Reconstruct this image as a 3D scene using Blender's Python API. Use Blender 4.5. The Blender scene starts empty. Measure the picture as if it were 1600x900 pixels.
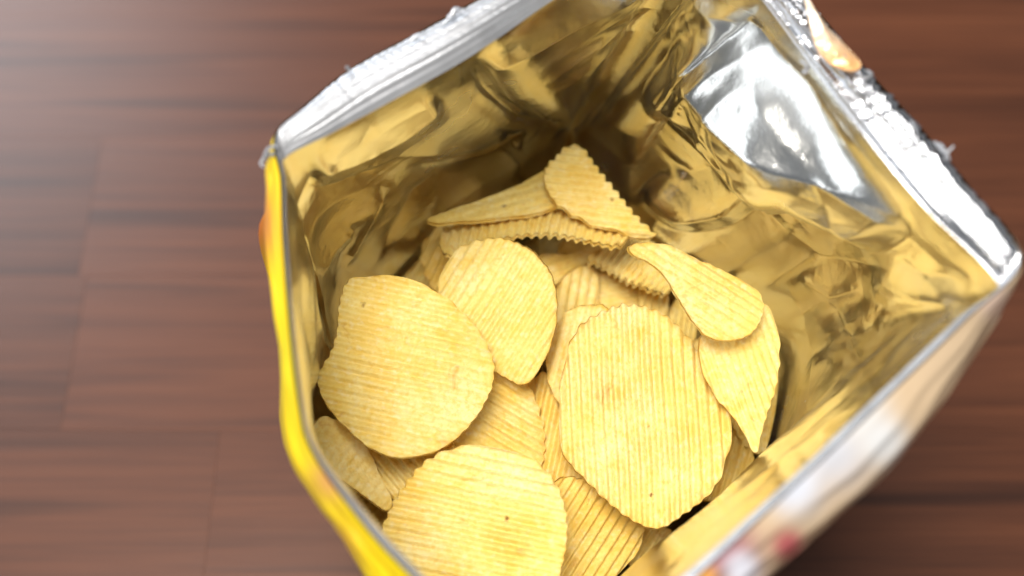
import bpy, math, random
import numpy as np
from mathutils import Vector, Matrix

sc = bpy.context.scene
# ------------------------------------------------------------------ camera
W, H = 1600.0, 900.0
FOC = 50.0 / 36.0 * W                     # focal length in photo pixels
PITCH = math.radians(60)                  # looking down
FW = np.array([0, math.cos(PITCH), -math.sin(PITCH)])
UP = np.array([0, math.sin(PITCH), math.cos(PITCH)])
RT = np.array([1.0, 0, 0])
CAM = np.array([0, 0, 0.13]) - FW * 0.47
cam_d = bpy.data.cameras.new('camera')
cam = bpy.data.objects.new('camera', cam_d)
sc.collection.objects.link(cam)
cam.location = CAM.tolist()
cam.rotation_euler = (math.pi / 2 - PITCH, 0, 0)
cam_d.lens = 50; cam_d.sensor_width = 36; cam_d.sensor_fit = 'HORIZONTAL'
cam_d.clip_start = 0.01; cam_d.clip_end = 50
cam_d.dof.use_dof = True
cam_d.dof.focus_distance = 0.448
cam_d.dof.aperture_fstop = 5.0
sc.camera = cam
# ------------------------------------------------------------------ world, lamps, exposure
wd = bpy.data.worlds.new('World'); sc.world = wd; wd.use_nodes = True
bg = wd.node_tree.nodes['Background']
bg.inputs['Color'].default_value = (0.86, 0.92, 1.0, 1)
bg.inputs['Strength'].default_value = 0.18
def area(name, loc, target, sx, sy, power, col):
    d = bpy.data.lights.new(name, 'AREA'); d.shape = 'RECTANGLE'; d.size = sx; d.size_y = sy
    d.energy = power; d.color = col
    o = bpy.data.objects.new(name, d); sc.collection.objects.link(o); o.location = loc
    o.rotation_euler = (Vector(target) - Vector(loc)).to_track_quat('-Z', 'Y').to_euler()
    return o
area('window_light', (-1.75, 0.10, 0.92), (0, 0, 0.2), 1.8, 1.5, 13.5, (0.90, 0.95, 1.0))
area('far_window_light', (-1.15, 1.55, 1.40), (-.1, .1, 0), 0.9, 1.0, 34, (0.86, 0.93, 1.0))
area('ceiling_light', (-0.22, -0.18, 1.65), (0, 0, 0.1), 0.7, 0.7, 34, (1.0, 0.97, 0.92))
sc.view_settings.view_transform = 'Standard'; sc.view_settings.look = 'None'
sc.view_settings.exposure = 0.16; sc.view_settings.gamma = 1.0
sc.render.engine = 'CYCLES'
sc.cycles.use_denoising = True
sc.cycles.max_bounces = 9; sc.cycles.glossy_bounces = 6; sc.cycles.diffuse_bounces = 4
sc.cycles.caustics_reflective = True
sc.cycles.blur_glossy = 0.6
sc.cycles.sample_clamp_indirect = 6.0

rng = np.random.default_rng(7)
random.seed(7)

# ------------------------------------------------------------------ maths helpers
def ray(px, py):
    px = np.asarray(px, float); py = np.asarray(py, float)
    x = (px - W / 2) / FOC; y = (H / 2 - py) / FOC
    return x[..., None] * RT + y[..., None] * UP + FW     # unit depth along the optical axis
def at_z(px, py, z):
    d = ray(px, py); t = (z - CAM[2]) / d[..., 2]
    return CAM + d * np.asarray(t)[..., None]
def at_d(px, py, D):
    return CAM + ray(px, py) * np.asarray(D)[..., None]
def project(P):
    v = P - CAM; d = v @ FW
    return np.stack([W / 2 + FOC * (v @ RT) / d, H / 2 - FOC * (v @ UP) / d], -1), d

_perm = {}
def perlin(x, y, seed=0):
    if seed not in _perm:
        r = np.random.default_rng(1000 + seed)
        _perm[seed] = (r.permutation(256), r.uniform(0, 2 * np.pi, 256))
    p, ang = _perm[seed]
    x = np.asarray(x, float); y = np.asarray(y, float)
    xi = np.floor(x).astype(int); yi = np.floor(y).astype(int)
    xf = x - xi; yf = y - yi
    def g(ix, iy, fx, fy):
        a = ang[p[(p[ix & 255] + iy) & 255]]
        return np.cos(a) * fx + np.sin(a) * fy
    u = xf ** 3 * (xf * (xf * 6 - 15) + 10); v = yf ** 3 * (yf * (yf * 6 - 15) + 10)
    n00 = g(xi, yi, xf, yf); n10 = g(xi + 1, yi, xf - 1, yf)
    n01 = g(xi, yi + 1, xf, yf - 1); n11 = g(xi + 1, yi + 1, xf - 1, yf - 1)
    return (n00 * (1 - u) + n10 * u) * (1 - v) + (n01 * (1 - u) + n11 * u) * v * 1.0

def catmull(P, n, closed=True):
    P = np.asarray(P, float); m = len(P)
    t = np.linspace(0, m if closed else m - 1, n, endpoint=not closed)
    i = np.floor(t).astype(int); f = (t - i)[:, None]
    if closed:
        idx = [(i + k) % m for k in (-1, 0, 1, 2)]
    else:
        idx = [np.clip(i + k, 0, m - 1) for k in (-1, 0, 1, 2)]
    a, b, c, d = (P[k] for k in idx)
    return 0.5 * (2 * b + (c - a) * f + (2 * a - 5 * b + 4 * c - d) * f ** 2 + (3 * b - a - 3 * c + d) * f ** 3)

def resample_closed(P, n):
    Q = np.vstack([P, P[:1]]); L = np.r_[0, np.cumsum(np.linalg.norm(np.diff(Q, axis=0), axis=1))]
    s = np.linspace(0, L[-1], n, endpoint=False)
    return np.stack([np.interp(s, L, Q[:, k]) for k in range(P.shape[1])], -1)

def seg_dist(P, poly):
    """distance of points P (n,2) to a polyline, signed side and arc parameter 0..1"""
    poly = np.asarray(poly, float); best = np.full(len(P), 1e9); side = np.zeros(len(P)); par = np.zeros(len(P))
    L = np.r_[0, np.cumsum(np.linalg.norm(np.diff(poly, axis=0), axis=1))]
    for k in range(len(poly) - 1):
        a, b = poly[k], poly[k + 1]; ab = b - a; l2 = ab @ ab
        t = np.clip(((P - a) @ ab) / l2, 0, 1); q = a + t[:, None] * ab; v = P - q
        d = np.hypot(v[:, 0], v[:, 1]); m = d < best
        best[m] = d[m]; side[m] = np.sign(ab[0] * v[m, 1] - ab[1] * v[m, 0])
        par[m] = (L[k] + t[m] * np.sqrt(l2)) / L[-1]
    return best, side, par

def in_poly(P, poly):
    x, y = P[:, 0], P[:, 1]; r = np.zeros(len(P), bool); n = len(poly); j = n - 1
    for i in range(n):
        xi, yi = poly[i]; xj, yj = poly[j]
        c = ((yi > y) != (yj > y)) & (x < (xj - xi) * (y - yi) / (yj - yi + 1e-12) + xi)
        r ^= c; j = i
    return r

# ------------------------------------------------------------------ mesh helpers
def mesh_np(name, V, F, mat, parent=None, smooth=True, loc=None, colors=None):
    me = bpy.data.meshes.new(name)
    V = np.asarray(V, float)
    if loc is not None: V = V - np.asarray(loc)
    F = np.asarray(F, np.int32); k = F.shape[1]
    me.vertices.add(len(V)); me.vertices.foreach_set('co', V.astype(np.float32).ravel())
    me.loops.add(F.size); me.loops.foreach_set('vertex_index', F.ravel())
    me.polygons.add(len(F)); me.polygons.foreach_set('loop_start', np.arange(0, F.size, k, dtype=np.int32))
    me.update(calc_edges=True)
    me.polygons.foreach_set('use_smooth', np.full(len(F), smooth))
    if colors is not None:
        at = me.color_attributes.new('print', 'FLOAT_COLOR', 'POINT')
        at.data.foreach_set('color', np.c_[colors, np.ones(len(colors))].astype(np.float32).ravel())
    me.materials.append(mat); me.validate()
    o = bpy.data.objects.new(name, me); sc.collection.objects.link(o)
    if loc is not None: o.location = np.asarray(loc).tolist()
    if parent is not None: o.parent = parent
    return o
def grid_faces(nr, nc, closed=False, base=0):
    r = np.arange(nr - 1)[:, None]; c = np.arange(nc if closed else nc - 1)[None]
    c2 = (c + 1) % nc
    f = np.stack([r * nc + c, r * nc + c2, (r + 1) * nc + c2, (r + 1) * nc + c], -1)
    return f.reshape(-1, 4) + base
def tag(o, label, cat, group=None, kind=None):
    if label: o['label'] = label
    if cat: o['category'] = cat
    if group: o['group'] = group
    if kind: o['kind'] = kind
    return o

# ------------------------------------------------------------------ materials
class NT:
    def __init__(s, name):
        s.m = bpy.data.materials.new(name); s.m.use_nodes = True; s.t = s.m.node_tree
        s.b = s.t.nodes['Principled BSDF']
    def n(s, typ, **kw):
        nd = s.t.nodes.new(typ)
        for k, v in kw.items():
            if k.startswith('i_'): nd.inputs[k[2:].replace('_', ' ')].default_value = v
            else: setattr(nd, k, v)
        return nd
    def l(s, a, b): s.t.links.new(a, b)
    def ramp(s, src, stops):
        r = s.n('ShaderNodeValToRGB'); e = r.color_ramp.elements
        while len(e) < len(stops): e.new(0.5)
        for k, (p, c) in enumerate(stops):
            e[k].position = p; e[k].color = c if len(c) == 4 else (*c, 1)
        s.l(src, r.inputs[0]); return r.outputs[0]
    def mix(s, fac, a, b, mode='MIX'):
        m = s.n('ShaderNodeMix', data_type='RGBA', blend_type=mode)
        for sock, v in ((m.inputs[0], fac), (m.inputs[6], a), (m.inputs[7], b)):
            if hasattr(v, 'links'): s.l(v, sock)
            elif isinstance(v, (int, float)): sock.default_value = v
            else: sock.default_value = (*v, 1)
        return m.outputs[2]
    def noise(s, vec, scale, detail=3, rough=.55, dist=0):
        n = s.n('ShaderNodeTexNoise'); n.inputs['Scale'].default_value = scale
        n.inputs['Detail'].default_value = detail; n.inputs['Roughness'].default_value = rough
        n.inputs['Distortion'].default_value = dist
        s.l(vec, n.inputs['Vector']); return n.outputs['Fac']
    def mapping(s, vec, scale=(1, 1, 1), rot=(0, 0, 0)):
        m = s.n('ShaderNodeMapping'); m.inputs['Scale'].default_value = scale; m.inputs['Rotation'].default_value = rot
        s.l(vec, m.inputs['Vector']); return m.outputs[0]
    def bump(s, h, strength, dist, prev=None):
        b = s.n('ShaderNodeBump'); b.inputs['Strength'].default_value = strength; b.inputs['Distance'].default_value = dist
        s.l(h, b.inputs['Height'])
        if prev is not None: s.l(prev, b.inputs['Normal'])
        return b.outputs[0]

def mat_wood():
    s = NT('dark walnut laminate'); tc = s.n('ShaderNodeTexCoord'); oi = s.n('ShaderNodeObjectInfo')
    geo = s.n('ShaderNodeNewGeometry')
    off = s.n('ShaderNodeVectorMath', operation='MULTIPLY_ADD')
    s.l(oi.outputs['Color'], off.inputs[0]); off.inputs[1].default_value = (3.7, 9.1, 5.3); s.l(geo.outputs['Position'], off.inputs[2])
    v = off.outputs[0]
    broad = s.noise(s.mapping(v, (2.2, 26, 1)), 1.0, 3, .55, .6)
    streak = s.noise(s.mapping(v, (5, 150, 1)), 1.0, 4, .6, .4)
    fine = s.noise(s.mapping(v, (14, 620, 1)), 1.0, 3, .6)
    dark = s.noise(s.mapping(v, (2.6, 62, 1)), 1.0, 2, .5, .8)
    base = s.ramp(broad, [(.28, (.080, .030, .016)), (.5, (.150, .060, .032)), (.74, (.21, .090, .049))])
    c = s.mix(.55, base, s.ramp(streak, [(.3, (.075, .033, .021)), (.55, (.165, .070, .038)), (.75, (.225, .100, .055))]))
    c = s.mix(.3, c, s.ramp(fine, [(.35, (.07, .032, .02)), (.65, (.20, .088, .048))]))
    c = s.mix(s.ramp(dark, [(.55, (0, 0, 0)), (.72, (.8, .8, .8))]), c, (.045, .020, .013))
    br = s.n('ShaderNodeSeparateColor'); s.l(oi.outputs['Color'], br.inputs[0])
    mul = s.n('ShaderNodeVectorMath', operation='SCALE'); s.l(s.mix(1.0, c, (.64, .49, .385), 'MULTIPLY'), mul.inputs[0]); s.l(br.outputs[0], mul.inputs['Scale'])
    s.l(mul.outputs[0], s.b.inputs['Base Color'])
    s.b.inputs['Roughness'].default_value = .36
    s.b.inputs['Specular IOR Level'].default_value = .38
    s.l(s.bump(fine, .12, .0004), s.b.inputs['Normal'])
    return s.m
def mat_foil():
    s = NT('aluminised inner film'); tc = s.n('ShaderNodeTexCoord'); v = tc.outputs['Object']
    n1 = s.noise(v, 55, 4, .6); 
    s.l(s.ramp(n1, [(.3, (.76, .75, .71)), (.7, (.82, .81, .78))]), s.b.inputs['Base Color'])
    s.b.inputs['Metallic'].default_value = 1
    s.l(s.ramp(s.noise(v, 28, 3), [(.35, (.14,) * 3), (.7, (.29,) * 3)]), s.b.inputs['Roughness'])
    b = s.bump(s.noise(v, 240, 3, .55), .22, .0006)
    s.l(b, s.b.inputs['Normal'])
    return s.m
def mat_seal(name, metal, lo, hi, r0, r1):
    s = NT(name); tc = s.n('ShaderNodeTexCoord'); v = tc.outputs['Object']
    s.l(s.ramp(s.noise(v, 90, 4), [(.3, (lo, lo, lo * 1.03)), (.7, (hi, hi, hi * 1.03))]), s.b.inputs['Base Color'])
    s.b.inputs['Metallic'].default_value = metal
    s.l(s.ramp(s.noise(v, 60, 3), [(.35, (r0,) * 3), (.7, (r1,) * 3)]), s.b.inputs['Roughness'])
    s.l(s.bump(s.noise(v, 420, 3), .25, .0004), s.b.inputs['Normal'])
    return s.m
def mat_print():
    s = NT('printed outer film'); a = s.n('ShaderNodeAttribute', attribute_name='print')
    s.l(a.outputs['Color'], s.b.inputs['Base Color'])
    s.b.inputs['Roughness'].default_value = .3; s.b.inputs['Coat Weight'].default_value = .3; s.b.inputs['Metallic'].default_value = .25
    tc = s.n('ShaderNodeTexCoord')
    s.l(s.bump(s.noise(tc.outputs['Object'], 60, 3), .3, .001), s.b.inputs['Normal'])
    return s.m
def mat_chip():
    s = NT('fried potato'); tc = s.n('ShaderNodeTexCoord'); oi = s.n('ShaderNodeObjectInfo')
    off = s.n('ShaderNodeVectorMath', operation='MULTIPLY_ADD')
    s.l(oi.outputs['Location'], off.inputs[0]); off.inputs[1].default_value = (31, 47, 23); s.l(tc.outputs['Object'], off.inputs[2])
    v = off.outputs[0]
    big = s.noise(v, 42, 3, .6); mid = s.noise(v, 170, 4, .65, .5); fine = s.noise(v, 620, 3, .65)
    c = s.ramp(big, [(.32, (.90, .655, .15)), (.5, (.94, .75, .245)), (.68, (.97, .83, .38))])
    c = s.mix(s.ramp(mid, [(.50, (0, 0, 0)), (.70, (.65,) * 3)]), c, (.89, .61, .085))
    c = s.mix(s.ramp(fine, [(.46, (0, 0, 0)), (.66, (.6,) * 3)]), c, (.85, .58, .095))
    c = s.mix(s.ramp(s.noise(v, 420, 2, .5), [(.55, (0, 0, 0)), (.70, (.55,) * 3)]), c, (.96, .84, .46))
    c = s.mix(s.ramp(s.noise(v, 95, 3, .7, .8), [(.61, (0, 0, 0)), (.73, (.5,) * 3)]), c, (.62, .29, .03))
    vo = s.n('ShaderNodeTexVoronoi'); vo.inputs['Scale'].default_value = 150
    wv = s.n('ShaderNodeVectorMath', operation='MULTIPLY_ADD'); nz = s.n('ShaderNodeTexNoise'); nz.inputs['Scale'].default_value = 900; s.l(v, nz.inputs['Vector']); s.l(nz.outputs['Color'], wv.inputs[0]); wv.inputs[1].default_value = (.0016,) * 3; s.l(v, wv.inputs[2]); s.l(wv.outputs[0], vo.inputs['Vector'])
    spk = s.n('ShaderNodeSeparateColor'); s.l(vo.outputs['Color'], spk.inputs[0])
    near = s.ramp(vo.outputs['Distance'], [(.06, (1, 1, 1)), (.16, (0, 0, 0))])
    sel = s.ramp(spk.outputs[0], [(.93, (0, 0, 0)), (.94, (1, 1, 1))])
    c = s.mix(s.mix(1.0, near, sel, 'MULTIPLY'), c, (.30, .16, .04))
    at = s.n('ShaderNodeAttribute', attribute_name='print'); ec = s.n('ShaderNodeSeparateColor'); s.l(at.outputs['Color'], ec.inputs[0])
    eb = s.n('ShaderNodeMath', operation='MULTIPLY'); s.l(ec.outputs[0], eb.inputs[0]); s.l(s.ramp(s.noise(v, 130, 3), [(.4, (.05,) * 3), (.65, (.7,) * 3)]), eb.inputs[1])
    c = s.mix(eb.outputs[0], c, (.76, .44, .06))
    cb = s.n('ShaderNodeMath', operation='MULTIPLY'); s.l(ec.outputs[1], cb.inputs[0]); s.l(s.ramp(s.noise(v, 210, 4, .7), [(.42, (0, 0, 0)), (.62, (.28,) * 3)]), cb.inputs[1])
    c = s.mix(cb.outputs[0], c, (.87, .60, .09))
    c = s.mix(1.0, c, oi.outputs['Color'], 'MULTIPLY')
    s.l(c, s.b.inputs['Base Color'])
    s.b.inputs['Roughness'].default_value = .5
    s.b.inputs['Specular IOR Level'].default_value = .38
    b = s.bump(mid, .5, .0008); b = s.bump(fine, .6, .0005, b)
    s.l(b, s.b.inputs['Normal'])
    tr = s.n('ShaderNodeBsdfTranslucent'); s.l(s.mix(1.0, c, (1.0, .90, .50), 'MULTIPLY'), tr.inputs['Color'])
    ms = s.n('ShaderNodeMixShader'); ms.inputs[0].default_value = .26
    s.l(s.b.outputs[0], ms.inputs[1]); s.l(tr.outputs[0], ms.inputs[2])
    s.l(ms.outputs[0], s.t.nodes['Material Output'].inputs['Surface'])
    return s.m
M_WOOD, M_FOIL, M_SEAL, M_PRINT, M_CHIP = mat_wood(), mat_foil(), mat_seal('white seal strip', .45, .33, .43, .3, .45), mat_print(), mat_chip()
M_SHINY = mat_seal('torn shiny seal strip', .95, .46, .62, .16, .32)
s_ = NT('dark plank joint'); s_.b.inputs['Base Color'].default_value = (.03, .015, .01, 1); s_.b.inputs['Roughness'].default_value = .7
M_JOINT = s_.m

# ------------------------------------------------------------------ the table
def box(x0, x1, y0, y1, z0, z1, bev=0.0):
    V = [(x0, y0, z0), (x1, y0, z0), (x1, y1, z0), (x0, y1, z0), (x0, y0, z1 - bev), (x1, y0, z1 - bev), (x1, y1, z1 - bev), (x0, y1, z1 - bev),
         (x0 + bev, y0 + bev, z1), (x1 - bev, y0 + bev, z1), (x1 - bev, y1 - bev, z1), (x0 + bev, y1 - bev, z1)]
    F = [(0, 3, 2, 1), (0, 1, 5, 4), (1, 2, 6, 5), (2, 3, 7, 6), (3, 0, 4, 7), (4, 5, 9, 8), (5, 6, 10, 9), (6, 7, 11, 10), (7, 4, 8, 11), (8, 9, 10, 11)]
    return V, F
V, F = box(-.95, .95, -.62, 1.0, -.03, -.004)
table = mesh_np('table_top', V, F, M_JOINT, smooth=False)
tag(table, 'dark reddish brown wood table top of narrow staves under the snack bag', 'table', kind='structure')
y_a = at_z(80, 215, 0)[1]; y_b = at_z(80, 430, 0)[1]
rowh = y_a - y_b
x_join = at_z(140, 330, 0)[0]
r_ = random.Random(5)
k0 = -9
for k in range(k0, 14):
    yb = y_b + k * rowh; yt = yb + rowh
    if yb > .95 or yt < -.6: continue
    shift = {0: 0.0, -1: 0.004, 1: .23}.get(k, r_.uniform(0, .42))
    L = .44
    x = x_join + shift - 3 * L
    while x < .93:
        x0 = max(x, -.93); x1 = min(x + L, .93)
        if x1 - x0 > .03:
            g = .00003
            V, F = box(x0 + g, x1 - g, yb + g, min(yt, .98) - g, -.004, 0, .00005)
            p = mesh_np('plank', V, F, M_WOOD, table, smooth=False)
            t = r_.uniform(.95, 1.05); cc = (.37, .61)
            if k in (0, -1) and abs(x1 - (x_join + shift)) < .02: t = .76 - .05 * k; cc = (r_.random(), r_.random())
            if k in (0, -1) and abs(x0 - (x_join + shift)) < .02: t = 1.0
            p.color = (t, *cc, 1)
        x += L

# ------------------------------------------------------------------ the bag
# stations round the mouth: rim px, seal lower edge px, chip-level px, rim z, chip-level z, belly px (outside) or None, mid bulge (m, outward)
ST = [
 # back-left panel, from the left corner
 ((432,212),(447,246),(522,545),.226,.108,(412,250),.000),
 ((480,165),(515,210),(548,465),.227,.108,None,.004),
 ((552,108),(600,164),(600,405),.228,.108,None,.006),
 ((650,55),(735,88),(680,338),.230,.108,None,.006),
 ((765,-8),(868,-4),(780,276),.232,.108,None,.004),
 ((900,-78),(975,-62),(850,232),.234,.108,None,.002),
 ((1060,-132),(1072,-100),(888,205),.236,.108,None,.000),
 # back-right panel
 ((1180,-85),(1130,-62),(930,232),.236,.108,None,.003),
 ((1262,2),(1192,2),(985,312),.233,.108,None,.006),
 ((1345,102),(1268,104),(1048,375),.231,.108,None,.008),
 ((1432,196),(1362,228),(1130,422),.229,.108,None,.008),
 ((1512,292),(1448,328),(1200,452),.227,.108,None,.006),
 ((1594,404),(1560,446),(1246,545),.225,.108,(1598,418),.000),
 # front-right panel
 ((1506,500),(1499,499),(1244,652),.225,.130,(1556,512),.000),
 ((1385,618),(1376,614),(1184,716),.224,.130,(1450,672),.000),
 ((1248,750),(1238,745),(1104,790),.222,.130,(1326,792),.000),
 ((1094,893),(1081,887),(1004,868),.220,.130,(1206,896),.000),
 ((985,990),(965,975),(905,960),.218,.130,(1085,1010),.000),
 ((850,1060),(850,1045),(800,1030),.217,.130,(880,1110),.000),
 # front-left panel
 ((735,1000),(745,990),(700,985),.217,.130,(690,1060),.000),
 ((650,906),(660,900),(660,905),.218,.130,(584,920),.000),
 ((586,838),(598,834),(602,845),.219,.130,(540,850),.000),
 ((522,755),(527,752),(542,770),.220,.130,(494,776),.000),
 ((483,690),(484,690),(496,700),.221,.130,(444,694),.000),
 ((469,630),(470,630),(484,640),.222,.130,(430,600),.000),
 ((454,500),(455,500),(502,600),.224,.130,(424,485),.000),
 ((444,370),(445,370),(517,562),.225,.130,(407,370),.000),
 ((441,280),(442,281),(521,552),.226,.130,(405,302),.000),
]
NS = len(ST); NU = 1000
rim_c = np.array([at_z(s[0][0], s[0][1], s[3]) for s in ST])
lo_c = np.array([at_z(s[1][0], s[1][1], s[3] - .004) for s in ST])
chip_c = np.array([at_z(s[2][0], s[2][1], s[4]) for s in ST])
cen = chip_c.mean(0)
outv = chip_c - cen; outv[:, 2] = 0; outv /= np.linalg.norm(outv, axis=1)[:, None]
bel_c = np.array([at_z(s[5][0], s[5][1], s[3] - (.008 if i > 17 or i == 0 else .0025)) if s[5] else rim_c[i] + outv[i] * .011 - np.array([0, 0, .02]) for i, s in enumerate(ST)])
mid_c = np.array([lo_c[i] * .5 + chip_c[i] * .5 + outv[i] * s[6] for i, s in enumerate(ST)])
RIM, LO, MID, CHP, BEL, OUT = (catmull(a, NU) for a in (rim_c, lo_c, mid_c, chip_c, bel_c, outv))
uu = np.linspace(0, NS, NU, endpoint=False)
low_c = cen + (CHP - cen) * np.array([.93, .93, 1]); low_c[:, 2] = .055
bas_c = cen + (CHP - cen) * np.array([.80, .80, 1]); bas_c[:, 2] = .006

def inner_surface():
    rows = []
    NV = 240
    for j in range(NV):
        t = j / (NV - 1)
        a = (1 - t) ** 2 - 0; 
        # quadratic through lo, mid, chip
        P = LO * (1 - t) * (1 - 2 * t) + MID * 4 * t * (1 - t) + CHP * t * (2 * t - 1)
        rows.append(P)
    return np.array(rows)
S = inner_surface(); NV = S.shape[0]
du = np.roll(S, -1, 1) - np.roll(S, 1, 1); dv = np.gradient(S, axis=0)
NRM = np.cross(du, dv); NRM /= np.linalg.norm(NRM, axis=-1)[..., None] + 1e-12
# make normals point to the inside
if (((cen - S) * NRM).sum(-1)).mean() < 0: NRM = -NRM
PX, _ = project(S.reshape(-1, 3))
# unrolled coordinates in metres
al = np.r_[0, np.cumsum(np.linalg.norm(np.diff(MID, axis=0), axis=1))]
Ucoord = np.repeat(al[None], NV, 0); Vcoord = np.cumsum(np.r_[np.zeros((1, NU)), np.linalg.norm(np.diff(S, axis=0), axis=-1)], axis=0)
U1, V1 = Ucoord.ravel(), Vcoord.ravel()
TT = np.repeat(np.linspace(0, 1, NV)[:, None], NU, 1).ravel()
h = np.zeros(len(U1))
per = al[-1]
# soft undulation and crumple, in metres
h += .0018 * perlin(U1 * 13, V1 * 8, 1) + .0003 * perlin(U1 * 45 + 3, V1 * 30, 2)
rc = np.random.default_rng(21)
for i in range(120):                                    # random straight folds with a sharp crest
    cu, cv = rc.uniform(0, per), rc.uniform(-.01, .12); a = rc.normal(.9, .7) if rc.random() < .6 else rc.uniform(0, np.pi)
    w = rc.uniform(.010, .030); amp = rc.normal(0, .042)
    d_ = (U1 - cu) * np.sin(a) - (V1 - cv) * np.cos(a); e_ = (U1 - cu) * np.cos(a) + (V1 - cv) * np.sin(a)
    m = (np.abs(d_) < w * 1.6) & (np.abs(e_) < w * 2.6)
    win = np.clip(1 - (d_[m] / (w * 1.6)) ** 2, 0, 1) ** 2 * np.clip(1 - (e_[m] / (w * 2.6)) ** 2, 0, 1) ** 2
    dd = np.sqrt(d_[m] ** 2 + (.0006) ** 2)
    h[m] += amp * dd * win
POCK = np.array([(1072,148),(1122,75),(1185,12),(1240,85),(1305,205),(1376,338),(1310,308),(1222,258),(1135,205)], float)
cand = rc.integers(0, len(U1), 9000); inp = in_poly(PX[cand], POCK)
sites = np.r_[cand[inp][:70], rc.integers(0, len(U1), 70)]; npk = int(min(120, inp.sum()))
for k_, i in enumerate(sites):
    cu, cv = U1[i], V1[i]; a = rc.uniform(0, np.pi); w = rc.uniform(.004, .013); amp = rc.normal(0, .085 if k_ < npk else .05)
    d_ = (U1 - cu) * np.sin(a) - (V1 - cv) * np.cos(a); e_ = (U1 - cu) * np.cos(a) + (V1 - cv) * np.sin(a)
    m = (np.abs(d_) < w * 1.5) & (np.abs(e_) < w * 3)
    win = np.clip(1 - (d_[m] / (w * 1.5)) ** 2, 0, 1) ** 2 * np.clip(1 - (e_[m] / (w * 3)) ** 2, 0, 1) ** 2
    h[m] += amp * np.sqrt(d_[m] ** 2 + .0003 ** 2) * win
# folds seen in the photograph, given on the panel
def ledge(poly, A, w_up, w_dn, ends=.12):
    poly = catmull(np.array(poly, float), 60, False)
    d_, sd, par = seg_dist(PX, poly)
    e = np.clip(np.minimum(par, 1 - par) / ends, 0, 1); e = e * e * (3 - 2 * e)
    w = np.where(sd < 0, w_up, w_dn)
    return A * np.where(sd < 0, np.clip(1 - d_ / w, 0, 1), np.clip(1 - d_ / w, 0, 1)) * e
def crease(poly, A, w, ends=.15):
    d_, sd, par = seg_dist(PX, poly)
    e = np.clip(np.minimum(par, 1 - par) / ends, 0, 1)
    return .38 * A * np.exp(-np.sqrt(d_ ** 2 + 1.5) / w) * e
def pillow(poly, A, w):
    ins = in_poly(PX, poly); d_, _, _ = seg_dist(PX, np.vstack([poly, poly[:1]]))
    x = np.clip(d_ / w, 0, 1)
    return np.where(ins, A * np.sqrt(1 - (1 - x) ** 2), 0)
def tube(poly, A, w, ends=.1):
    d_, sd, par = seg_dist(PX, poly); e = np.clip(np.minimum(par, 1 - par) / ends, 0, 1)
    return A * np.sqrt(np.clip(1 - (d_ / w) ** 2, 0, 1)) * e
seen = (TT < .999)
# right panel: big silver pocket whose lower crest stands inwards
def facet(poly, px, target, fall, soft):
    Sf = S.reshape(-1, 3); Nf = NRM.reshape(-1, 3)
    p0 = Sf[np.argmin(np.hypot(PX[:, 0] - px[0], PX[:, 1] - px[1]))]
    v = p0 - CAM; v /= np.linalg.norm(v); L = np.array(target) - p0; L /= np.linalg.norm(L)
    n = L - v; n /= np.linalg.norm(n)
    hp = np.clip(((p0 - Sf) @ n) / np.maximum(Nf @ n, .3), -.003, .021)
    ins = in_poly(PX, poly); d_, _, _ = seg_dist(PX, np.vstack([poly, poly[:1]]))
    sdi = np.where(ins, -d_, d_); wt = np.clip(.62 - sdi / fall, 0, 1); wt = wt * wt * (3 - 2 * wt) * (PX[:, 0] > 940) * (PX[:, 1] < 480)
    hp = hp + .0042 * perlin(U1 * 26 + 2, V1 * 20, 8) * wt * soft
    return wt, hp
wt, hp = facet(POCK, (1232, 110), (-1.75, .45, 1.55), 95, 1.9)
h = h * (1 - .2 * wt) + hp * wt
h += crease([(1368,362),(1345,290),(1290,180),(1225,70)], -.004, 22)
h += crease([(1085,190),(1120,140),(1160,90),(1210,60)], .003, 16)
h += crease([(1150,200),(1185,150),(1200,105)], .0025, 12)
h += tube([(950,235),(1010,150),(1080,60),(1150,-20),(1260,-160)], .005, 46)
h += crease([(1030,190),(1075,120),(1110,70)], -.0035, 9)
h += ledge([(1000,290),(1050,335),(1130,330),(1195,290),(1290,300)], .006, 70, 26)
h += crease([(1300,470),(1330,520),(1350,580)], -.0022, 8); h += crease([(1250,430),(1300,465),(1350,450)], .0022, 9)
h += crease([(1370,430),(1440,470),(1500,480)], .003, 14); h += crease([(1400,400),(1450,430),(1530,440)], -.003, 12)
h += crease([(1190,330),(1280,400),(1400,420)], -.002, 16)
# left panel: pillow-like pocket at the top, dark folds under it
h += pillow(np.array([(748,88),(790,150),(842,188),(890,184),(925,140),(955,85),(1000,0),(1040,-80),(900,-70),(820,-10)]), .0055, 46)
h += crease([(735,95),(760,140),(810,185),(850,195),(880,185)], -.005, 9)
h += crease([(870,182),(850,225),(815,262)], -.006, 18)
h += crease([(630,262),(700,250),(760,235),(825,205)], -.0042, 9)
h += crease([(560,262),(620,240),(700,235)], .003, 9)
h += crease([(770,285),(790,265),(840,255)], .0028, 8)
h += crease([(515,600),(560,470),(600,395),(650,300),(690,262)], -.007, 16)
h += crease([(540,420),(575,350),(600,290)], .004, 10); h += crease([(470,420),(465,330),(500,255)], -.003, 10)
h += crease([(500,430),(520,390),(550,360)], .003, 8); h += crease([(590,180),(560,220),(500,260)], -.003, 12)
h += ledge([(690,150),(640,190),(560,240),(480,270)], .004, 30, 40)
# front-right panel: shallow dimples
h += crease([(1250,720),(1290,690)], -.003, 20); h += crease([(1370,610),(1420,580)], -.003, 22)
h *= np.clip(TT / .16, 0, 1) ** 1.2 * .95 + .05           # quieter at the seal
h *= np.clip((1 - TT) / .10, 0, 1) * .85 + .15
IN = S.reshape(-1, 3) + NRM.reshape(-1, 3) * h[:, None]
IN = IN.reshape(NV, NU, 3)
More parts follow.
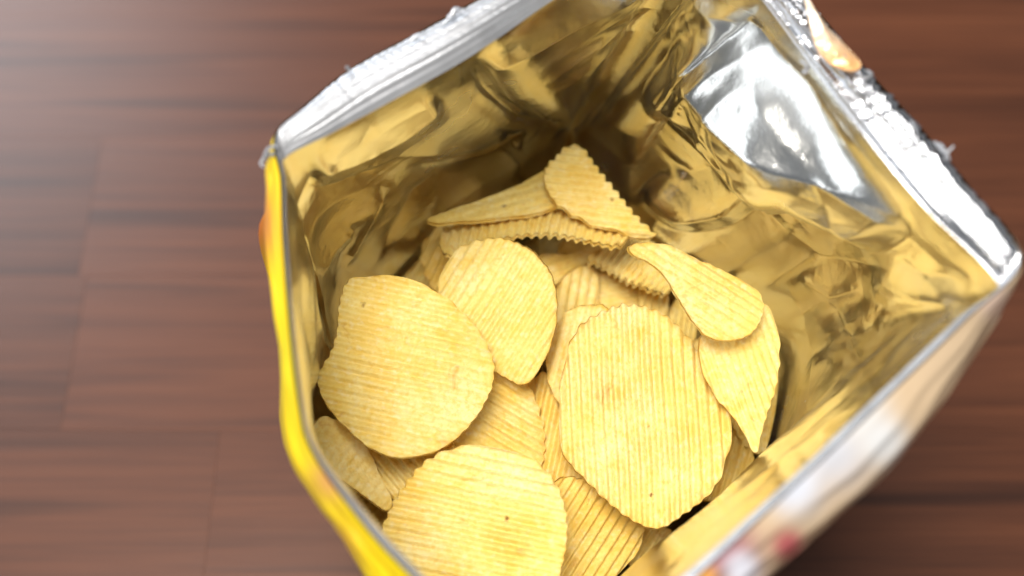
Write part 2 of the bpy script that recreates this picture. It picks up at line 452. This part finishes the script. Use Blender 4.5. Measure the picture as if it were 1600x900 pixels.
# body below the chips and the bottom
low_rows = [CHP * (1 - t) + low_c * t for t in np.linspace(0, 1, 10)[1:]] + [low_c * (1 - t) + bas_c * t for t in np.linspace(0, 1, 6)[1:]]
low_rows += [bas_c * (1 - t) + np.array([cen[0], cen[1], .006]) * t for t in (.5, .98)]
IN = np.concatenate([IN, np.array(low_rows)], 0)

bag = bpy.data.objects.new('snack_bag', None); sc.collection.objects.link(bag)
bag.location = (cen[0], cen[1], 0)
bag.empty_display_size = .05
tag(bag, 'opened snack bag with silver foil inside and yellow print outside, full of ridged chips', 'snack bag')
ORG = np.array([cen[0], cen[1], 0])
def bagpart(name, V, F, mat, colors=None):
    o = mesh_np(name, np.asarray(V) - ORG, F, mat, bag, colors=colors)
    return o
o = bagpart('inner_lining', IN.reshape(-1, 3), grid_faces(IN.shape[0], NU, True), M_FOIL)
o['label'] = 'crumpled silver foil lining reflecting the yellow chips'

# seal strips: one per side of the mouth, with crimp lines along them
def strip(i0, i1, name, label, rough, seed, mat=None):
    a = int(i0 / NS * NU); b = int(i1 / NS * NU)
    idx = np.arange(a, b + 1) % NU
    n2 = len(idx) * 2
    def up(A):
        A = A[idx]; x = np.linspace(0, len(A) - 1, n2); i = np.minimum(x.astype(int), len(A) - 2); f = (x - i)[:, None]
        return A[i] * (1 - f) + A[i + 1] * f
    R, Lw = up(RIM), up(IN[0]); s = np.linspace(0, 1, n2)
    e = np.clip(np.minimum(s, 1 - s) / .03, 0, 1)
    ln = np.r_[0, np.cumsum(np.linalg.norm(np.diff(R, axis=0), axis=1))]
    # torn upper edge
    R = R + (Lw - R) * (rough * (.10 * perlin(ln * 220, ln * 0 + .3, seed) + .10 * perlin(ln * 700, ln * 0 + .7, seed + 1)) * e)[:, None]
    NR = 40; P = []
    d = Lw - R; tl = np.gradient(R, axis=0); nr = np.cross(tl, d); nr /= np.linalg.norm(nr, axis=1)[:, None]
    if (nr[:, 2]).mean() < 0: nr = -nr
    wd = np.linalg.norm(d, axis=1)
    for j in range(NR):
        t = j / (NR - 1)
        q = R * (1 - t) + Lw * t
        env = math.sin(math.pi * t)
        hh = .0016 * env * wd / .012 + env * (rough * .0022 * perlin(ln * 16 + t * 1.5, t * 3.4 + 0 * ln, seed + 2) + rough * .0009 * perlin(ln * 34 - t * 3, t * 8.0 + 0 * ln, seed + 3))
        hh = hh + env ** .5 * (.00008 + .00014 * min(rough, 1)) * np.sin(t * 2 * np.pi * 6 + 2 * perlin(ln * 18, 0 * ln, seed + 4)) * np.clip(wd / .006, 0, 1)
        P.append(q + nr * (hh * e)[:, None])
    P = np.array(P)
    o = bagpart(name, P.reshape(-1, 3), grid_faces(NR, n2), mat or M_SEAL); o['label'] = label
    return P
strip(0, 6.3, 'seal_strip', 'smooth white silver strip along the back edge of the mouth', .22, 30)
strip(6.3, 12, 'seal_strip', 'crumpled bright silver strip with a torn edge', 1.15, 40, M_SHINY)
strip(12, 18, 'seal_strip', 'thin bluish silver lip along the printed side', .15, 50)
strip(18, 28, 'seal_strip', 'thin silver lip along the yellow side', .15, 60)

# printed outer film
rows = []
RIMo = RIM + OUT * .0006
for t in np.linspace(0, 1, 26):
    # smooth shoulder from rim over the belly point to the body
    rows.append(RIMo * (1 - t) ** 2 + 2 * t * (1 - t) * (BEL * 2 - RIMo * .5 - (BEL * .5 + (cen + (CHP - cen) * 1.0) * .0) * 1.0) * 0 + 2 * t * (1 - t) * (BEL * 1.0 + (BEL - RIMo) * .12) + t ** 2 * (BEL - np.array([0, 0, .012]) - OUT * .002))
b2 = rows[-1]
body = CHP + OUT * np.where(uu < 12.5, .009, .006)[:, None]; body[:, 2] = .125
foot = bas_c + OUT * .003; foot[:, 2] = .003
lowo = low_c + OUT * np.where(uu < 12.5, .011, .003)[:, None]
offs = np.where(uu < 12.5, .016, .008)[:, None]
mido = MID + OUT * offs
for t in np.linspace(0, 1, 16)[1:]: rows.append(b2 * (1 - t) * (1 - 2 * t) + mido * 4 * t * (1 - t) + body * t * (2 * t - 1))
for t in np.linspace(0, 1, 12)[1:]: rows.append(body * (1 - t) + lowo * t)
for t in np.linspace(0, 1, 8)[1:]:
    q = lowo * (1 - t) + foot * t; q[:, 2] = lowo[:, 2] * (1 - t) ** 1 + .003 * t; q += OUT * (.005 * math.sin(math.pi * t)); rows.append(q)
c_ = np.array([cen[0], cen[1], .003])
for t in (.5, .98): rows.append(foot * (1 - t) + c_ * t)
OU = np.array(rows)
U2 = np.repeat(al[None], len(rows), 0); V2 = np.repeat((np.linspace(0, .25, len(rows)))[:, None], NU, 1)
wob = .0016 * perlin(U2 * 30, V2 * 60, 5) + .0008 * perlin(U2 * 80, V2 * 120, 6)
wob[0] = 0; wob[1:6] *= np.linspace(.1, 1, 5)[:, None]; wob[-4:] = 0
OU = OU + OUT[None] * wob[..., None]
pxo, _ = project(OU.reshape(-1, 3))
yel = np.array([.96, .70, .008]); pea = np.array([.66, .48, .30])
ustat = np.repeat(uu[None], len(rows), 0).ravel()
right = np.clip((np.minimum(ustat - 6.2, 18.3 - ustat)) / .5, 0, 1)[:, None]
left = np.maximum(np.clip(ustat - 18.3, 0, 1), np.clip(6.2 - ustat, 0, 1))[:, None]
col = yel * (1 - right) + pea * right
def blob(c, px, py, r, rgb, side, p=2.0, amt=1.0, ax=1.0, ang=0.0):
    dx, dy = pxo[:, 0] - px, pxo[:, 1] - py; ca, sa = math.cos(ang), math.sin(ang)
    a, b = dx * ca + dy * sa, (-dx * sa + dy * ca) * ax
    k = np.exp(-((a * a + b * b) / r ** 2) ** (p / 2))[:, None] * amt * side
    return c * (1 - k) + np.array(rgb) * k
PI = math.pi
col = blob(col, 400, 350, 34, (.80, .17, .06), left, 2, .9, .5, PI / 2 * 0)
col = blob(col, 500, 690, 30, (.93, .72, .02), left, 2, .6)
col = blob(col, 522, 745, 32, (.78, .30, .16), left, 2, .85)
col = blob(col, 515, 860, 38, (.85, .36, .08), left, 2, .8)
col = blob(col, 470, 560, 60, (.93, .76, .02), left, 2, .8)
for q in ((1300,700,62,(.58,.58,.62)), (1240,760,46,(.66,.68,.75)), (1340,640,50,(.66,.62,.58)), (1380,690,40,(.70,.69,.68)),
          (1130,865,60,(.36,.14,.16)), (1232,852,26,(.50,.10,.11)), (1160,890,28,(.82,.82,.90)), (1100,905,22,(.80,.36,.06)), (1555,470,30,(.72,.52,.40))):
    col = blob(col, q[0], q[1], q[2], q[3], right, 3, .95)
o = bagpart('outer_film', OU.reshape(-1, 3), grid_faces(OU.shape[0], NU, True), M_PRINT, colors=col)
o['label'] = 'glossy printed film, yellow on one side and peach with white and red on the other'

# the scrap of the mouth folded over so that its peach print shows
def flap(name, pts, z, col_a, col_b, mat=None):
    P = np.array(pts, float); c = P.mean(0); C = resample_closed(catmull(P, 120), 96)
    C = C + (C - c) / np.linalg.norm(C - c, axis=1)[:, None] * (1.5 * perlin(np.arange(96) * .31, np.zeros(96), 77))[:, None]
    rs = np.linspace(.02, 1, 18); V = []
    for r in rs:
        q = c + (C - c) * r
        zz = z + .0022 * np.cos(r * 1.5) + .0009 * perlin(q[:, 0] * .05, q[:, 1] * .05, 78)
        V.append(at_z(q[:, 0], q[:, 1], zz))
    V = np.array(V); n = 96
    B = V - np.array([0, 0, .0005])
    VV = np.concatenate([V.reshape(-1, 3), B.reshape(-1, 3)]); m = len(rs)
    F = np.concatenate([grid_faces(m, n, True), grid_faces(m, n, True, m * n)[:, ::-1]])
    i = np.arange(n); j = (i + 1) % n; t0 = (m - 1) * n
    F = np.concatenate([F, np.stack([t0 + i, t0 + i + m * n, t0 + j + m * n, t0 + j], -1)])
    px, _ = project(VV); k = np.clip((px[:, 1] - 40) / 60, 0, 1)[:, None]
    cl = np.array(col_a) * (1 - k) + np.array(col_b) * k
    return bagpart(name, VV, F, mat or M_PRINT, colors=cl)
o = flap('folded_flap', [(1256,-14),(1276,18),(1296,46),(1320,70),(1344,98),(1338,110),(1318,108),(1294,96),(1276,74),(1266,40)], .236, (.80, .60, .42), (.80, .42, .16))
o['label'] = 'peach printed scrap of film folded over the silver strip'

# torn shreds along the edge
def shred(pts, z0, z1, r):
    P = catmull(np.array(pts, float), 10, False); zs = np.linspace(z0, z1, 10)
    Q = at_z(P[:, 0], P[:, 1], zs); T = np.gradient(Q, axis=0); T /= np.linalg.norm(T, axis=1)[:, None]
    a = np.cross(T, [.3, .2, .9]); a /= np.linalg.norm(a, axis=1)[:, None]; b = np.cross(T, a)
    th = np.arange(6) / 6 * 2 * np.pi; rr = r * np.linspace(1, .35, 10)
    V = Q[:, None] + (a[:, None] * np.cos(th)[None, :, None] * 1.6 + b[:, None] * np.sin(th)[None, :, None] * .6) * rr[:, None, None]
    bagpart('torn_shred', V.reshape(-1, 3), grid_faces(10, 6, True), M_SEAL)
for pts, z in (([(1462,222),(1472,236),(1480,238),(1490,228)], .230), ([(1470,225),(1480,240),(1484,252)], .230), ([(1478,250),(1476,240),(1470,232)], .229),
               ([(1425,190),(1430,200),(1433,214)], .230), ([(1355,110),(1362,116),(1350,128),(1360,140)], .232), ([(1252,95),(1262,104),(1254,114),(1262,112)], .231),
               ([(700,28),(712,18),(722,14),(735,18)], .233), ([(706,24),(712,12),(720,14)], .234), ([(690,38),(700,30),(708,24)], .232), ([(548,112),(543,104),(541,108)], .229),
               ([(428,240),(416,244),(408,256),(414,262)], .226), ([(432,228),(420,232),(412,244)], .227), ([(1316,100),(1322,92),(1318,84)], .236), ([(640,64),(652,54),(664,52)], .232)):
    shred(pts, z, z + .002, .0005)

# ------------------------------------------------------------------ the chips
STEP = 4
_a = np.arctan2(CHP[:, 1] - cen[1], CHP[:, 0] - cen[0]); _o = np.argsort(_a); _r = np.hypot(CHP[:, 0] - cen[0], CHP[:, 1] - cen[1])[_o]; _a = _a[_o]
def inside_bag(V):
    """chips resting against the film follow it instead of passing through it"""
    dx, dy = V[:, 0] - cen[0], V[:, 1] - cen[1]; r = np.hypot(dx, dy)
    lim = np.interp(np.arctan2(dy, dx), _a, _r, period=2 * np.pi) * (.90 + .07 * np.clip((V[:, 2] - .055) / .05, 0, 1))
    k = np.where((r > lim) & (V[:, 2] < .122), lim / np.maximum(r, 1e-6), 1.0)
    W_ = V.copy(); W_[:, 0] = cen[0] + dx * k; W_[:, 1] = cen[1] + dy * k
    return W_
gx0, gy0, gx1, gy1 = 380, 120, 1340, 1120
GX, GY = np.meshgrid(np.arange(gx0, gx1, STEP), np.arange(gy0, gy1, STEP))
GP = np.stack([GX.ravel(), GY.ravel()], -1).astype(float)
def depth_of_plane(px, py, z):
    d = ray(px, py); return (z - CAM[2]) / d[..., 2]
BUF = depth_of_plane(GP[:, 0], GP[:, 1], .098)
THK = .0013
PXM = .45 / FOC
info = []
def chip(outline, sx=0., sy=.45, k1=0., a1=0., k2=0., rdir=0., per=17., amp=.00055, tint=(1, 1, 1), label=None, group=None, lift=0.,
         seed=0, q=0.0, res=3.0, fixed=None, curl=None, warp=.0024, jit=1.3):
    """outline: photo-pixel outline; sx, sy: depth gained per lateral metre to the right / upwards; k1 (along angle a1) and k2 (across): curvature 1/m;
    rdir: direction of the ridges in degrees; per: ridge spacing in photo pixels; curl: (angle, start px, strength) edge roll"""
    P = np.array(outline, float); c = P.mean(0)
    C = resample_closed(catmull(P, 400), 400)
    c = C.mean(0)
    th = np.arange(400)
    C = C + ((C - c) / np.linalg.norm(C - c, axis=1)[:, None]) * (jit * perlin(th * .11, th * 0 + seed * .37, 90 + seed % 5) + jit * .55 * perlin(th * .37, th * 0 + seed * .77, 95))[:, None]
    ca, sa = math.cos(math.radians(a1)), math.sin(math.radians(a1))
    def shape(Q):
        x = (Q[..., 0] - c[0]) * PXM; y = -(Q[..., 1] - c[1]) * PXM
        a = x * ca + y * sa; b = -x * sa + y * ca; K = 1.9
        D = sx * x + sy * y + .5 * K * k1 * a * a + .5 * K * k2 * b * b
        D = D + warp * perlin(x * 38 + seed * 1.7, y * 38 + 5.1, 60 + seed % 4)
        if curl:
            for (ang, st, stg) in curl:
                e = ((Q[..., 0] - c[0]) * math.cos(math.radians(ang)) - (Q[..., 1] - c[1]) * math.sin(math.radians(ang)) - st) * PXM
                D = D + stg * np.clip(e, 0, None) ** 2
        return D
    m = in_poly(GP, C[::8])
    gap = BUF[m] - shape(GP[m])
    D0 = (np.quantile(gap, q) if m.any() else .45) - THK - amp * 1.3 - lift
    if fixed is not None: D0 = fixed
    BUF[m] = np.minimum(BUF[m], D0 + shape(GP[m]) - amp)
    R = np.linalg.norm(C - c, axis=1)
    n = int(np.clip(R.mean() * 2 * np.pi / res, 48, 340)); n_r = int(np.clip(R.max() / res, 8, 60))
    Cn = resample_closed(C, n)
    ra = math.radians(rdir); ex, ey = Cn[:, 0] - c[0], -(Cn[:, 1] - c[1])
    Cn = Cn + (Cn - c) / np.linalg.norm(Cn - c, axis=1)[:, None] * (.75 * min(amp / .0005, 1.3) * np.sin((-ex * math.sin(ra) + ey * math.cos(ra)) / per * 2 * np.pi + seed))[:, None]
    rs = np.linspace(.015, 1, n_r)
    Q = c + (Cn - c)[None] * rs[:, None, None]
    def surf(Q): return at_d(Q[..., 0], Q[..., 1], D0 + shape(Q))
    T = surf(Q)
    e = 1.0
    tx = surf(Q + np.array([e, 0])) - surf(Q - np.array([e, 0])); ty = surf(Q + np.array([0, e])) - surf(Q - np.array([0, e]))
    N = np.cross(tx, ty); N /= np.linalg.norm(N, axis=-1)[..., None]
    flip = np.sign((N * (CAM - T)).sum(-1))[..., None]; N = N * flip
    ra = math.radians(rdir)
    x = Q[..., 0] - c[0]; y = -(Q[..., 1] - c[1])
    perp = -x * math.sin(ra) + y * math.cos(ra); alng = x * math.cos(ra) + y * math.sin(ra)
    ph = perp / per * 2 * np.pi + .9 * perlin(alng * .007 + seed, perp * .009, 70) + .15 * perlin(alng * .05 + seed, perp * .04, 75) + seed
    s_ = np.sin(ph) + .15 * np.sin(2 * ph + .6)
    A = 1.3 * amp * np.clip(1.05 + .9 * perlin(alng * .012, perp * .016 + seed, 71) + .3 * perlin(alng * .05, perp * .03 + seed, 76), .25, 1.8)
    hgt = A * s_ + .00024 * perlin(x * .09 + seed, y * .09, 72) + .00012 * perlin(x * .35, y * .35 + seed, 73)
    top = T + N * hgt[..., None]
    thk = THK * (1 + .25 * perlin(x * .05, y * .05 + seed, 74))
    bot = top - N * thk[..., None]
    edge = (top[-1] + bot[-1]) * .5 + (top[-1] - top[-2]) / np.linalg.norm(top[-1] - top[-2], axis=-1)[:, None] * THK * .2
    Vt = np.concatenate([top.reshape(-1, 3), bot.reshape(-1, 3), edge, top[0].mean(0)[None], bot[0].mean(0)[None]])
    Vt = inside_bag(Vt)
    m1 = n_r * n
    F = [grid_faces(n_r, n, True), grid_faces(n_r, n, True, m1)[:, ::-1]]
    i = np.arange(n); j = (i + 1) % n; t0 = (n_r - 1) * n; b0 = m1 + t0; e0 = 2 * m1
    F.append(np.stack([t0 + i, t0 + j, e0 + j, e0 + i], -1)[:, ::-1]); F.append(np.stack([e0 + i, e0 + j, b0 + j, b0 + i], -1)[:, ::-1])
    h2 = n // 2 * 2
    i2 = np.arange(0, n - 1, 2)
    ct = 2 * m1 + n
    F.append(np.stack([np.full(len(i2), ct), i2, (i2 + 1) % n, (i2 + 2) % n], -1)[:, ::-1])
    F.append(np.stack([np.full(len(i2), ct + 1), i2 + m1, (i2 + 1) % n + m1, (i2 + 2) % n + m1], -1))
    F = np.concatenate(F)
    loc = at_d(np.array(c[0]), np.array(c[1]), np.array(D0 + float(shape(c))))
    ef = np.repeat(np.clip((rs - 1 + 7 / R.mean()) / (7 / R.mean()), 0, 1)[:, None], n, 1).ravel(); cf = np.clip(np.sin(ph), 0, 1).ravel()
    ec = np.zeros((len(Vt), 3)); ec[:m1, 0] = ef; ec[m1:2 * m1, 0] = ef; ec[2 * m1:2 * m1 + n, 0] = .8; ec[:m1, 1] = cf; ec[m1:2 * m1, 1] = 1 - cf
    o = mesh_np('potato_chip', Vt, F, M_CHIP, loc=loc, colors=ec)
    o.color = (*tint, 1)
    tag(o, label, 'chip', group)
    info.append((label, round(float(D0), 4), round(float(loc[2]), 4), [round(float(v), 3) for v in (top[..., 2].min(), top[..., 2].max())]))
    return o
def ell(cx, cy, rx, ry, ang=0, n=14, wob=.06, seed=0):
    r = np.random.default_rng(300 + seed); t = np.arange(n) / n * 2 * np.pi; k = 1 + r.uniform(-wob, wob, n)
    x, y = rx * np.cos(t) * k, ry * np.sin(t) * k; a = math.radians(ang)
    return np.stack([cx + x * math.cos(a) - y * math.sin(a), cy + x * math.sin(a) + y * math.cos(a)], -1)

G = 'ridged potato chips in the bag'
# the buried layer that shows through the gaps
ring = np.array([s[2] for s in ST], float)
rf = np.random.default_rng(11)
HOLES = np.array([(1068, 500), (845, 385), (598, 806), (640, 415), (1030, 352), (505, 655), (848, 590), (1012, 842)], float)
BUF[:] = depth_of_plane(GP[:, 0], GP[:, 1], .045)
nfill = 0
for layer, (want, sep) in enumerate(((26, 84), (20, 84))):
    spots = []; tries = 0
    if layer == 1: BUF[:] = np.minimum(BUF, depth_of_plane(GP[:, 0], GP[:, 1], .086))
    while len(spots) < want and tries < 3000:
        tries += 1
        p = np.array([rf.uniform(520, 1220), rf.uniform(300, 1000)])
        if not in_poly(p[None], ring)[0]: continue
        if seg_dist(p[None], np.vstack([ring, ring[:1]]))[0][0] < (72 if layer else 92): continue
        if any(np.hypot(*(p - q_)) < sep for q_ in spots): continue
        if layer == 1 and np.hypot(*(HOLES - p).T).min() < 100: continue
        spots.append(p)
    for p in spots:
        r = rf.uniform(68, 92); nfill += 1
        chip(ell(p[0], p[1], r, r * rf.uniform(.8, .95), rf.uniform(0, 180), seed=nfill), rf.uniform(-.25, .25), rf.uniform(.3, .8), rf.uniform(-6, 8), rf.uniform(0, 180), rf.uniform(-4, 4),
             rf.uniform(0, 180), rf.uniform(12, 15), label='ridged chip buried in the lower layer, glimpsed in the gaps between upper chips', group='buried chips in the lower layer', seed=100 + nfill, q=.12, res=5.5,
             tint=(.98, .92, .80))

def C_(label, outline, **kw): return chip(outline, label=label, group=G, **kw)
i = 0
C_('shadowed chip tucked in the dark pocket beside the dark foil crease', ell(648, 428, 52, 46, 20, seed=1), sy=.5, rdir=60, per=14, seed=1, q=.1)
C_('amber chip deep in the dark gap by the foil behind the small pointed chip', ell(1015, 352, 55, 38, 40, seed=2), sy=.8, rdir=20, per=12, seed=2, q=.1)
C_('dark amber chip low against the yellow lip, under the smooth pale chip', ell(560, 800, 52, 46, 40, seed=3), sx=.3, sy=.4, rdir=40, per=15, seed=3, q=.1)
C_('thin upright amber chip standing in the dark hole beside the big ribbed chip', ell(1066, 505, 20, 46, 0, seed=4), sx=1.2, sy=.9, rdir=80, per=9, seed=4, q=.1)
C_('chip sliver wedged below the big ribbed chip at the foil fold', ell(1010, 850, 42, 34, -30, seed=5), sy=.4, rdir=60, per=14, seed=5, q=.1)
C_('amber chip on edge, lying deepest against the foil on the peach side', ell(1182, 520, 54, 92, -14, seed=6), sx=.2, sy=.5, k1=10, rdir=70, per=10, seed=6, q=.1)
C_('narrow chip edge peeking out behind the folded pale chip', ell(1184, 615, 44, 92, 4, seed=7), sx=.5, sy=.35, k1=8, rdir=85, per=10, seed=7, q=.08)
C_('half hidden chip between the big ribbed chip and the peach side foil', ell(1112, 712, 66, 72, 10, seed=8), sy=.4, rdir=75, per=14, seed=8, q=.08)
C_('tan chip standing behind the round diagonal-ribbed chip', [(657,402),(662,372),(680,354),(710,348),(750,360),(775,400),(770,450),(740,490),(700,480),(672,445)], sx=-.5, sy=.6, k1=6, rdir=65, per=15, seed=9, q=.08, lift=.010, tint=(.95, .9, .8))
C_('dim yellow chip in the gap just behind the rounded top of the big ribbed chip', [(925,430),(960,426),(1000,446),(1018,470),(1005,500),(960,505),(925,490),(915,460)], sy=.4, rdir=10, per=15, amp=.0003, seed=10, q=.08, lift=.003)
C_('small upright chip fragment in the gap under the scalloped chip', [(1002,446),(1042,456),(1044,490),(1030,515),(1005,500),(998,470)], sx=.2, sy=.2, rdir=80, per=12, seed=11, q=.08)
C_('smooth deep yellow chip standing between the round diagonal-ribbed chip and big ribbed chip', [(862,500),(868,455),(886,428),(912,414),(930,424),(936,455),(934,500),(915,545),(885,560),(866,540)], sx=0.4, sy=.15, k1=9, rdir=80, per=15, amp=.0002, seed=12, lift=0.002, q=.06)
C_('small triangular chip corner under the long arched chip', [(842,398),(880,398),(915,388),(940,376),(936,392),(912,414),(880,436),(862,446),(846,430)], sx=.1, sy=.7, rdir=20, per=14, amp=.00025, seed=13, q=.06, lift=.010)
C_('golden chip in the middle gap, running under the big ribbed chip', ell(872, 690, 82, 112, -8, seed=14), sx=-0.2, sy=.45, k1=-4, rdir=78, per=16, seed=14, lift=0.001, q=.06, tint=(1, .96, .88))
C_('golden diagonal-ribbed chip at the bottom below the big ribbed chip', [(868,752),(900,746),(940,770),(985,805),(1008,828),(996,862),(960,905),(910,940),(850,950),(815,910),(812,840),(835,785)], sx=0.34, sy=0.25, k1=5, a1=30, rdir=58, per=15, seed=15, lift=0.002, q=.06, tint=(1, .96, .88))
C_('mottled golden chip under the right edge of the wide speckled chip', [(690,560),(740,530),(772,534),(803,562),(830,608),(848,660),(851,705),(838,740),(790,765),(730,770),(680,740),(660,680),(660,610)], sx=0.34, sy=.42, k1=4, rdir=-30, per=16, amp=.0004, seed=16, lift=0.002, q=.06, tint=(1, .97, .9))
C_('small ribbed chip between the two wide chips and the smooth pale chip', ell(640, 722, 76, 66, 10, seed=17), sx=-0.3, sy=.45, rdir=-50, per=15, seed=17, lift=0.0, q=.06)
C_('smooth pale chip with a straight edge, touching the yellow lip', [(479,690),(488,668),(505,650),(532,660),(562,684),(582,715),(596,748),(613,782),(604,798),(576,780),(542,755),(508,735),(488,712)], sx=0.35, sy=.35, k1=-5, a1=-40, rdir=50, per=14, amp=.00015, seed=18, lift=0.001, q=.05)
C_('mottled chip peeking out at the shoulder of the big ribbed chip', [(853,578),(857,540),(868,508),(890,484),(918,477),(948,480),(960,520),(945,580),(915,630),(884,640),(864,615)], sx=-0.3, sy=.35, k1=6, rdir=75, per=16, amp=.0003, seed=19, lift=0.003, q=.05)
C_('round chip with fine diagonal ribs beneath the long arched chip', [(690,425),(708,396),(738,378),(782,372),(820,385),(850,412),(867,448),(870,490),(862,535),(842,576),(819,601),(790,590),(745,560),(705,515),(684,470)], sx=-0.22, sy=0.22, k1=7, a1=-30, rdir=58, per=14.5, amp=.00036, seed=20, lift=0.005, q=.04)
C_('scalloped chip with a pale rim under the long folded chip', [(918,406),(935,392),(962,378),(1000,368),(1040,374),(1056,392),(1054,430),(1044,458),(1022,455),(1000,446),(978,438),(955,424),(936,413)], sx=.3, sy=1.1, k1=0, rdir=52, per=11, amp=.00075, seed=21, q=.04, lift=.009, curl=[(-115, 18, -38)])
C_('big pale oval chip with deep straight ribs, broadest in the bag', [(874,640),(878,592),(888,545),(906,510),(935,490),(970,477),(1003,478),(1032,489),(1062,512),(1092,548),(1121,594),(1140,645),(1140,692),(1130,735),(1108,772),(1070,802),(1030,825),(990,814),(950,784),(911,746),(882,712),(873,676)], sx=0.0, sy=0.26, k1=3.5, a1=20, rdir=-87, per=17.2, amp=.00072, seed=22, lift=0.009, q=.04, res=2.6, tint=(1.0, 1.01, 1.06))
C_('pale tapering chip with a rolled edge hanging over the big ribbed chip', [(1092,545),(1098,522),(1130,500),(1175,480),(1200,478),(1214,512),(1219,556),(1212,606),(1198,648),(1187,688),(1184,706),(1175,704),(1165,682),(1146,652),(1120,622),(1098,582)], sx=.35, sy=.35, k1=9, a1=30, rdir=-70, per=12, amp=.00025, seed=23, lift=0.004, q=.04, curl=[(-150, 30, 40)], tint=(1.02, 1.02, 1.04))
C_('long folded golden chip draped over the pale tapering chip', [(982,386),(1005,379),(1048,384),(1090,404),(1130,424),(1166,442),(1186,458),(1193,478),(1186,506),(1165,526),(1130,532),(1100,522),(1076,492),(1056,460),(1036,428),(1010,408),(990,398)], sx=.45, sy=.35, k2=13, k1=0, a1=-32, rdir=-32, per=12, amp=.00024, seed=24, lift=0.008, q=.04)
C_('long arched chip with a wavy scalloped front edge', [(688,378),(696,356),(730,343),(790,325),(850,308),(900,325),(950,350),(978,368),(972,381),(950,383),(920,374),(885,368),(850,366),(815,367),(780,373),(748,381),(722,394),(702,399),(690,391)], sx=-.05, sy=1.7, k1=6, rdir=76, per=14, amp=.0005, seed=25, q=.04, lift=.012, curl=[(-95, 8, -60)], res=2.2)
C_('smooth pointed chip lying along the foil behind the long arched chip', [(668,342),(700,329),(760,309),(810,288),(848,268),(880,250),(905,275),(900,305),(872,322),(832,334),(780,341),(722,346),(682,349)], sx=.1, sy=1.2, k1=0, rdir=15, per=13, amp=.0001, seed=26, q=.04, lift=.004, curl=[(-80, 10, -30)])
C_('small pointed chip with bold ribs, topmost against the back foil', [(881,232),(894,226),(910,230),(922,247),(937,268),(956,291),(977,317),(1001,345),(1024,368),(992,370),(965,361),(940,356),(915,346),(891,333),(870,318),(855,297),(850,276),(856,258),(869,245)], sx=.2, sy=.75, k1=4, rdir=-7, per=11.5, amp=.00062, seed=27, q=.04, lift=.004, res=2.2)
C_('wide speckled chip with a faint crease, leaning beside the yellow side', [(542,440),(575,431),(620,432),(665,446),(710,475),(746,515),(768,555),(771,592),(756,632),(730,668),(700,695),(660,711),(615,714),(577,699),(545,672),(516,641),(498,605),(500,580),(517,550),(527,518),(530,480)], sx=0.16, sy=0.36, k1=5, a1=10, rdir=-13, per=17, amp=.00036, seed=28, lift=0.008, q=.03, res=2.6)
C_('wide round ribbed chip nearest the yellow lip, overlapping the mottled golden chip', [(680,711),(720,698),(770,696),(820,710),(858,741),(880,782),(886,832),(878,884),(860,935),(800,985),(720,985),(650,945),(602,880),(596,835),(608,798),(626,766),(650,735)], sx=-0.04, sy=0.4, k1=4, a1=60, rdir=-12, per=18, amp=.0005, seed=29, lift=0.008, q=.03, res=2.6)
for t in info: print('CHIP', t)
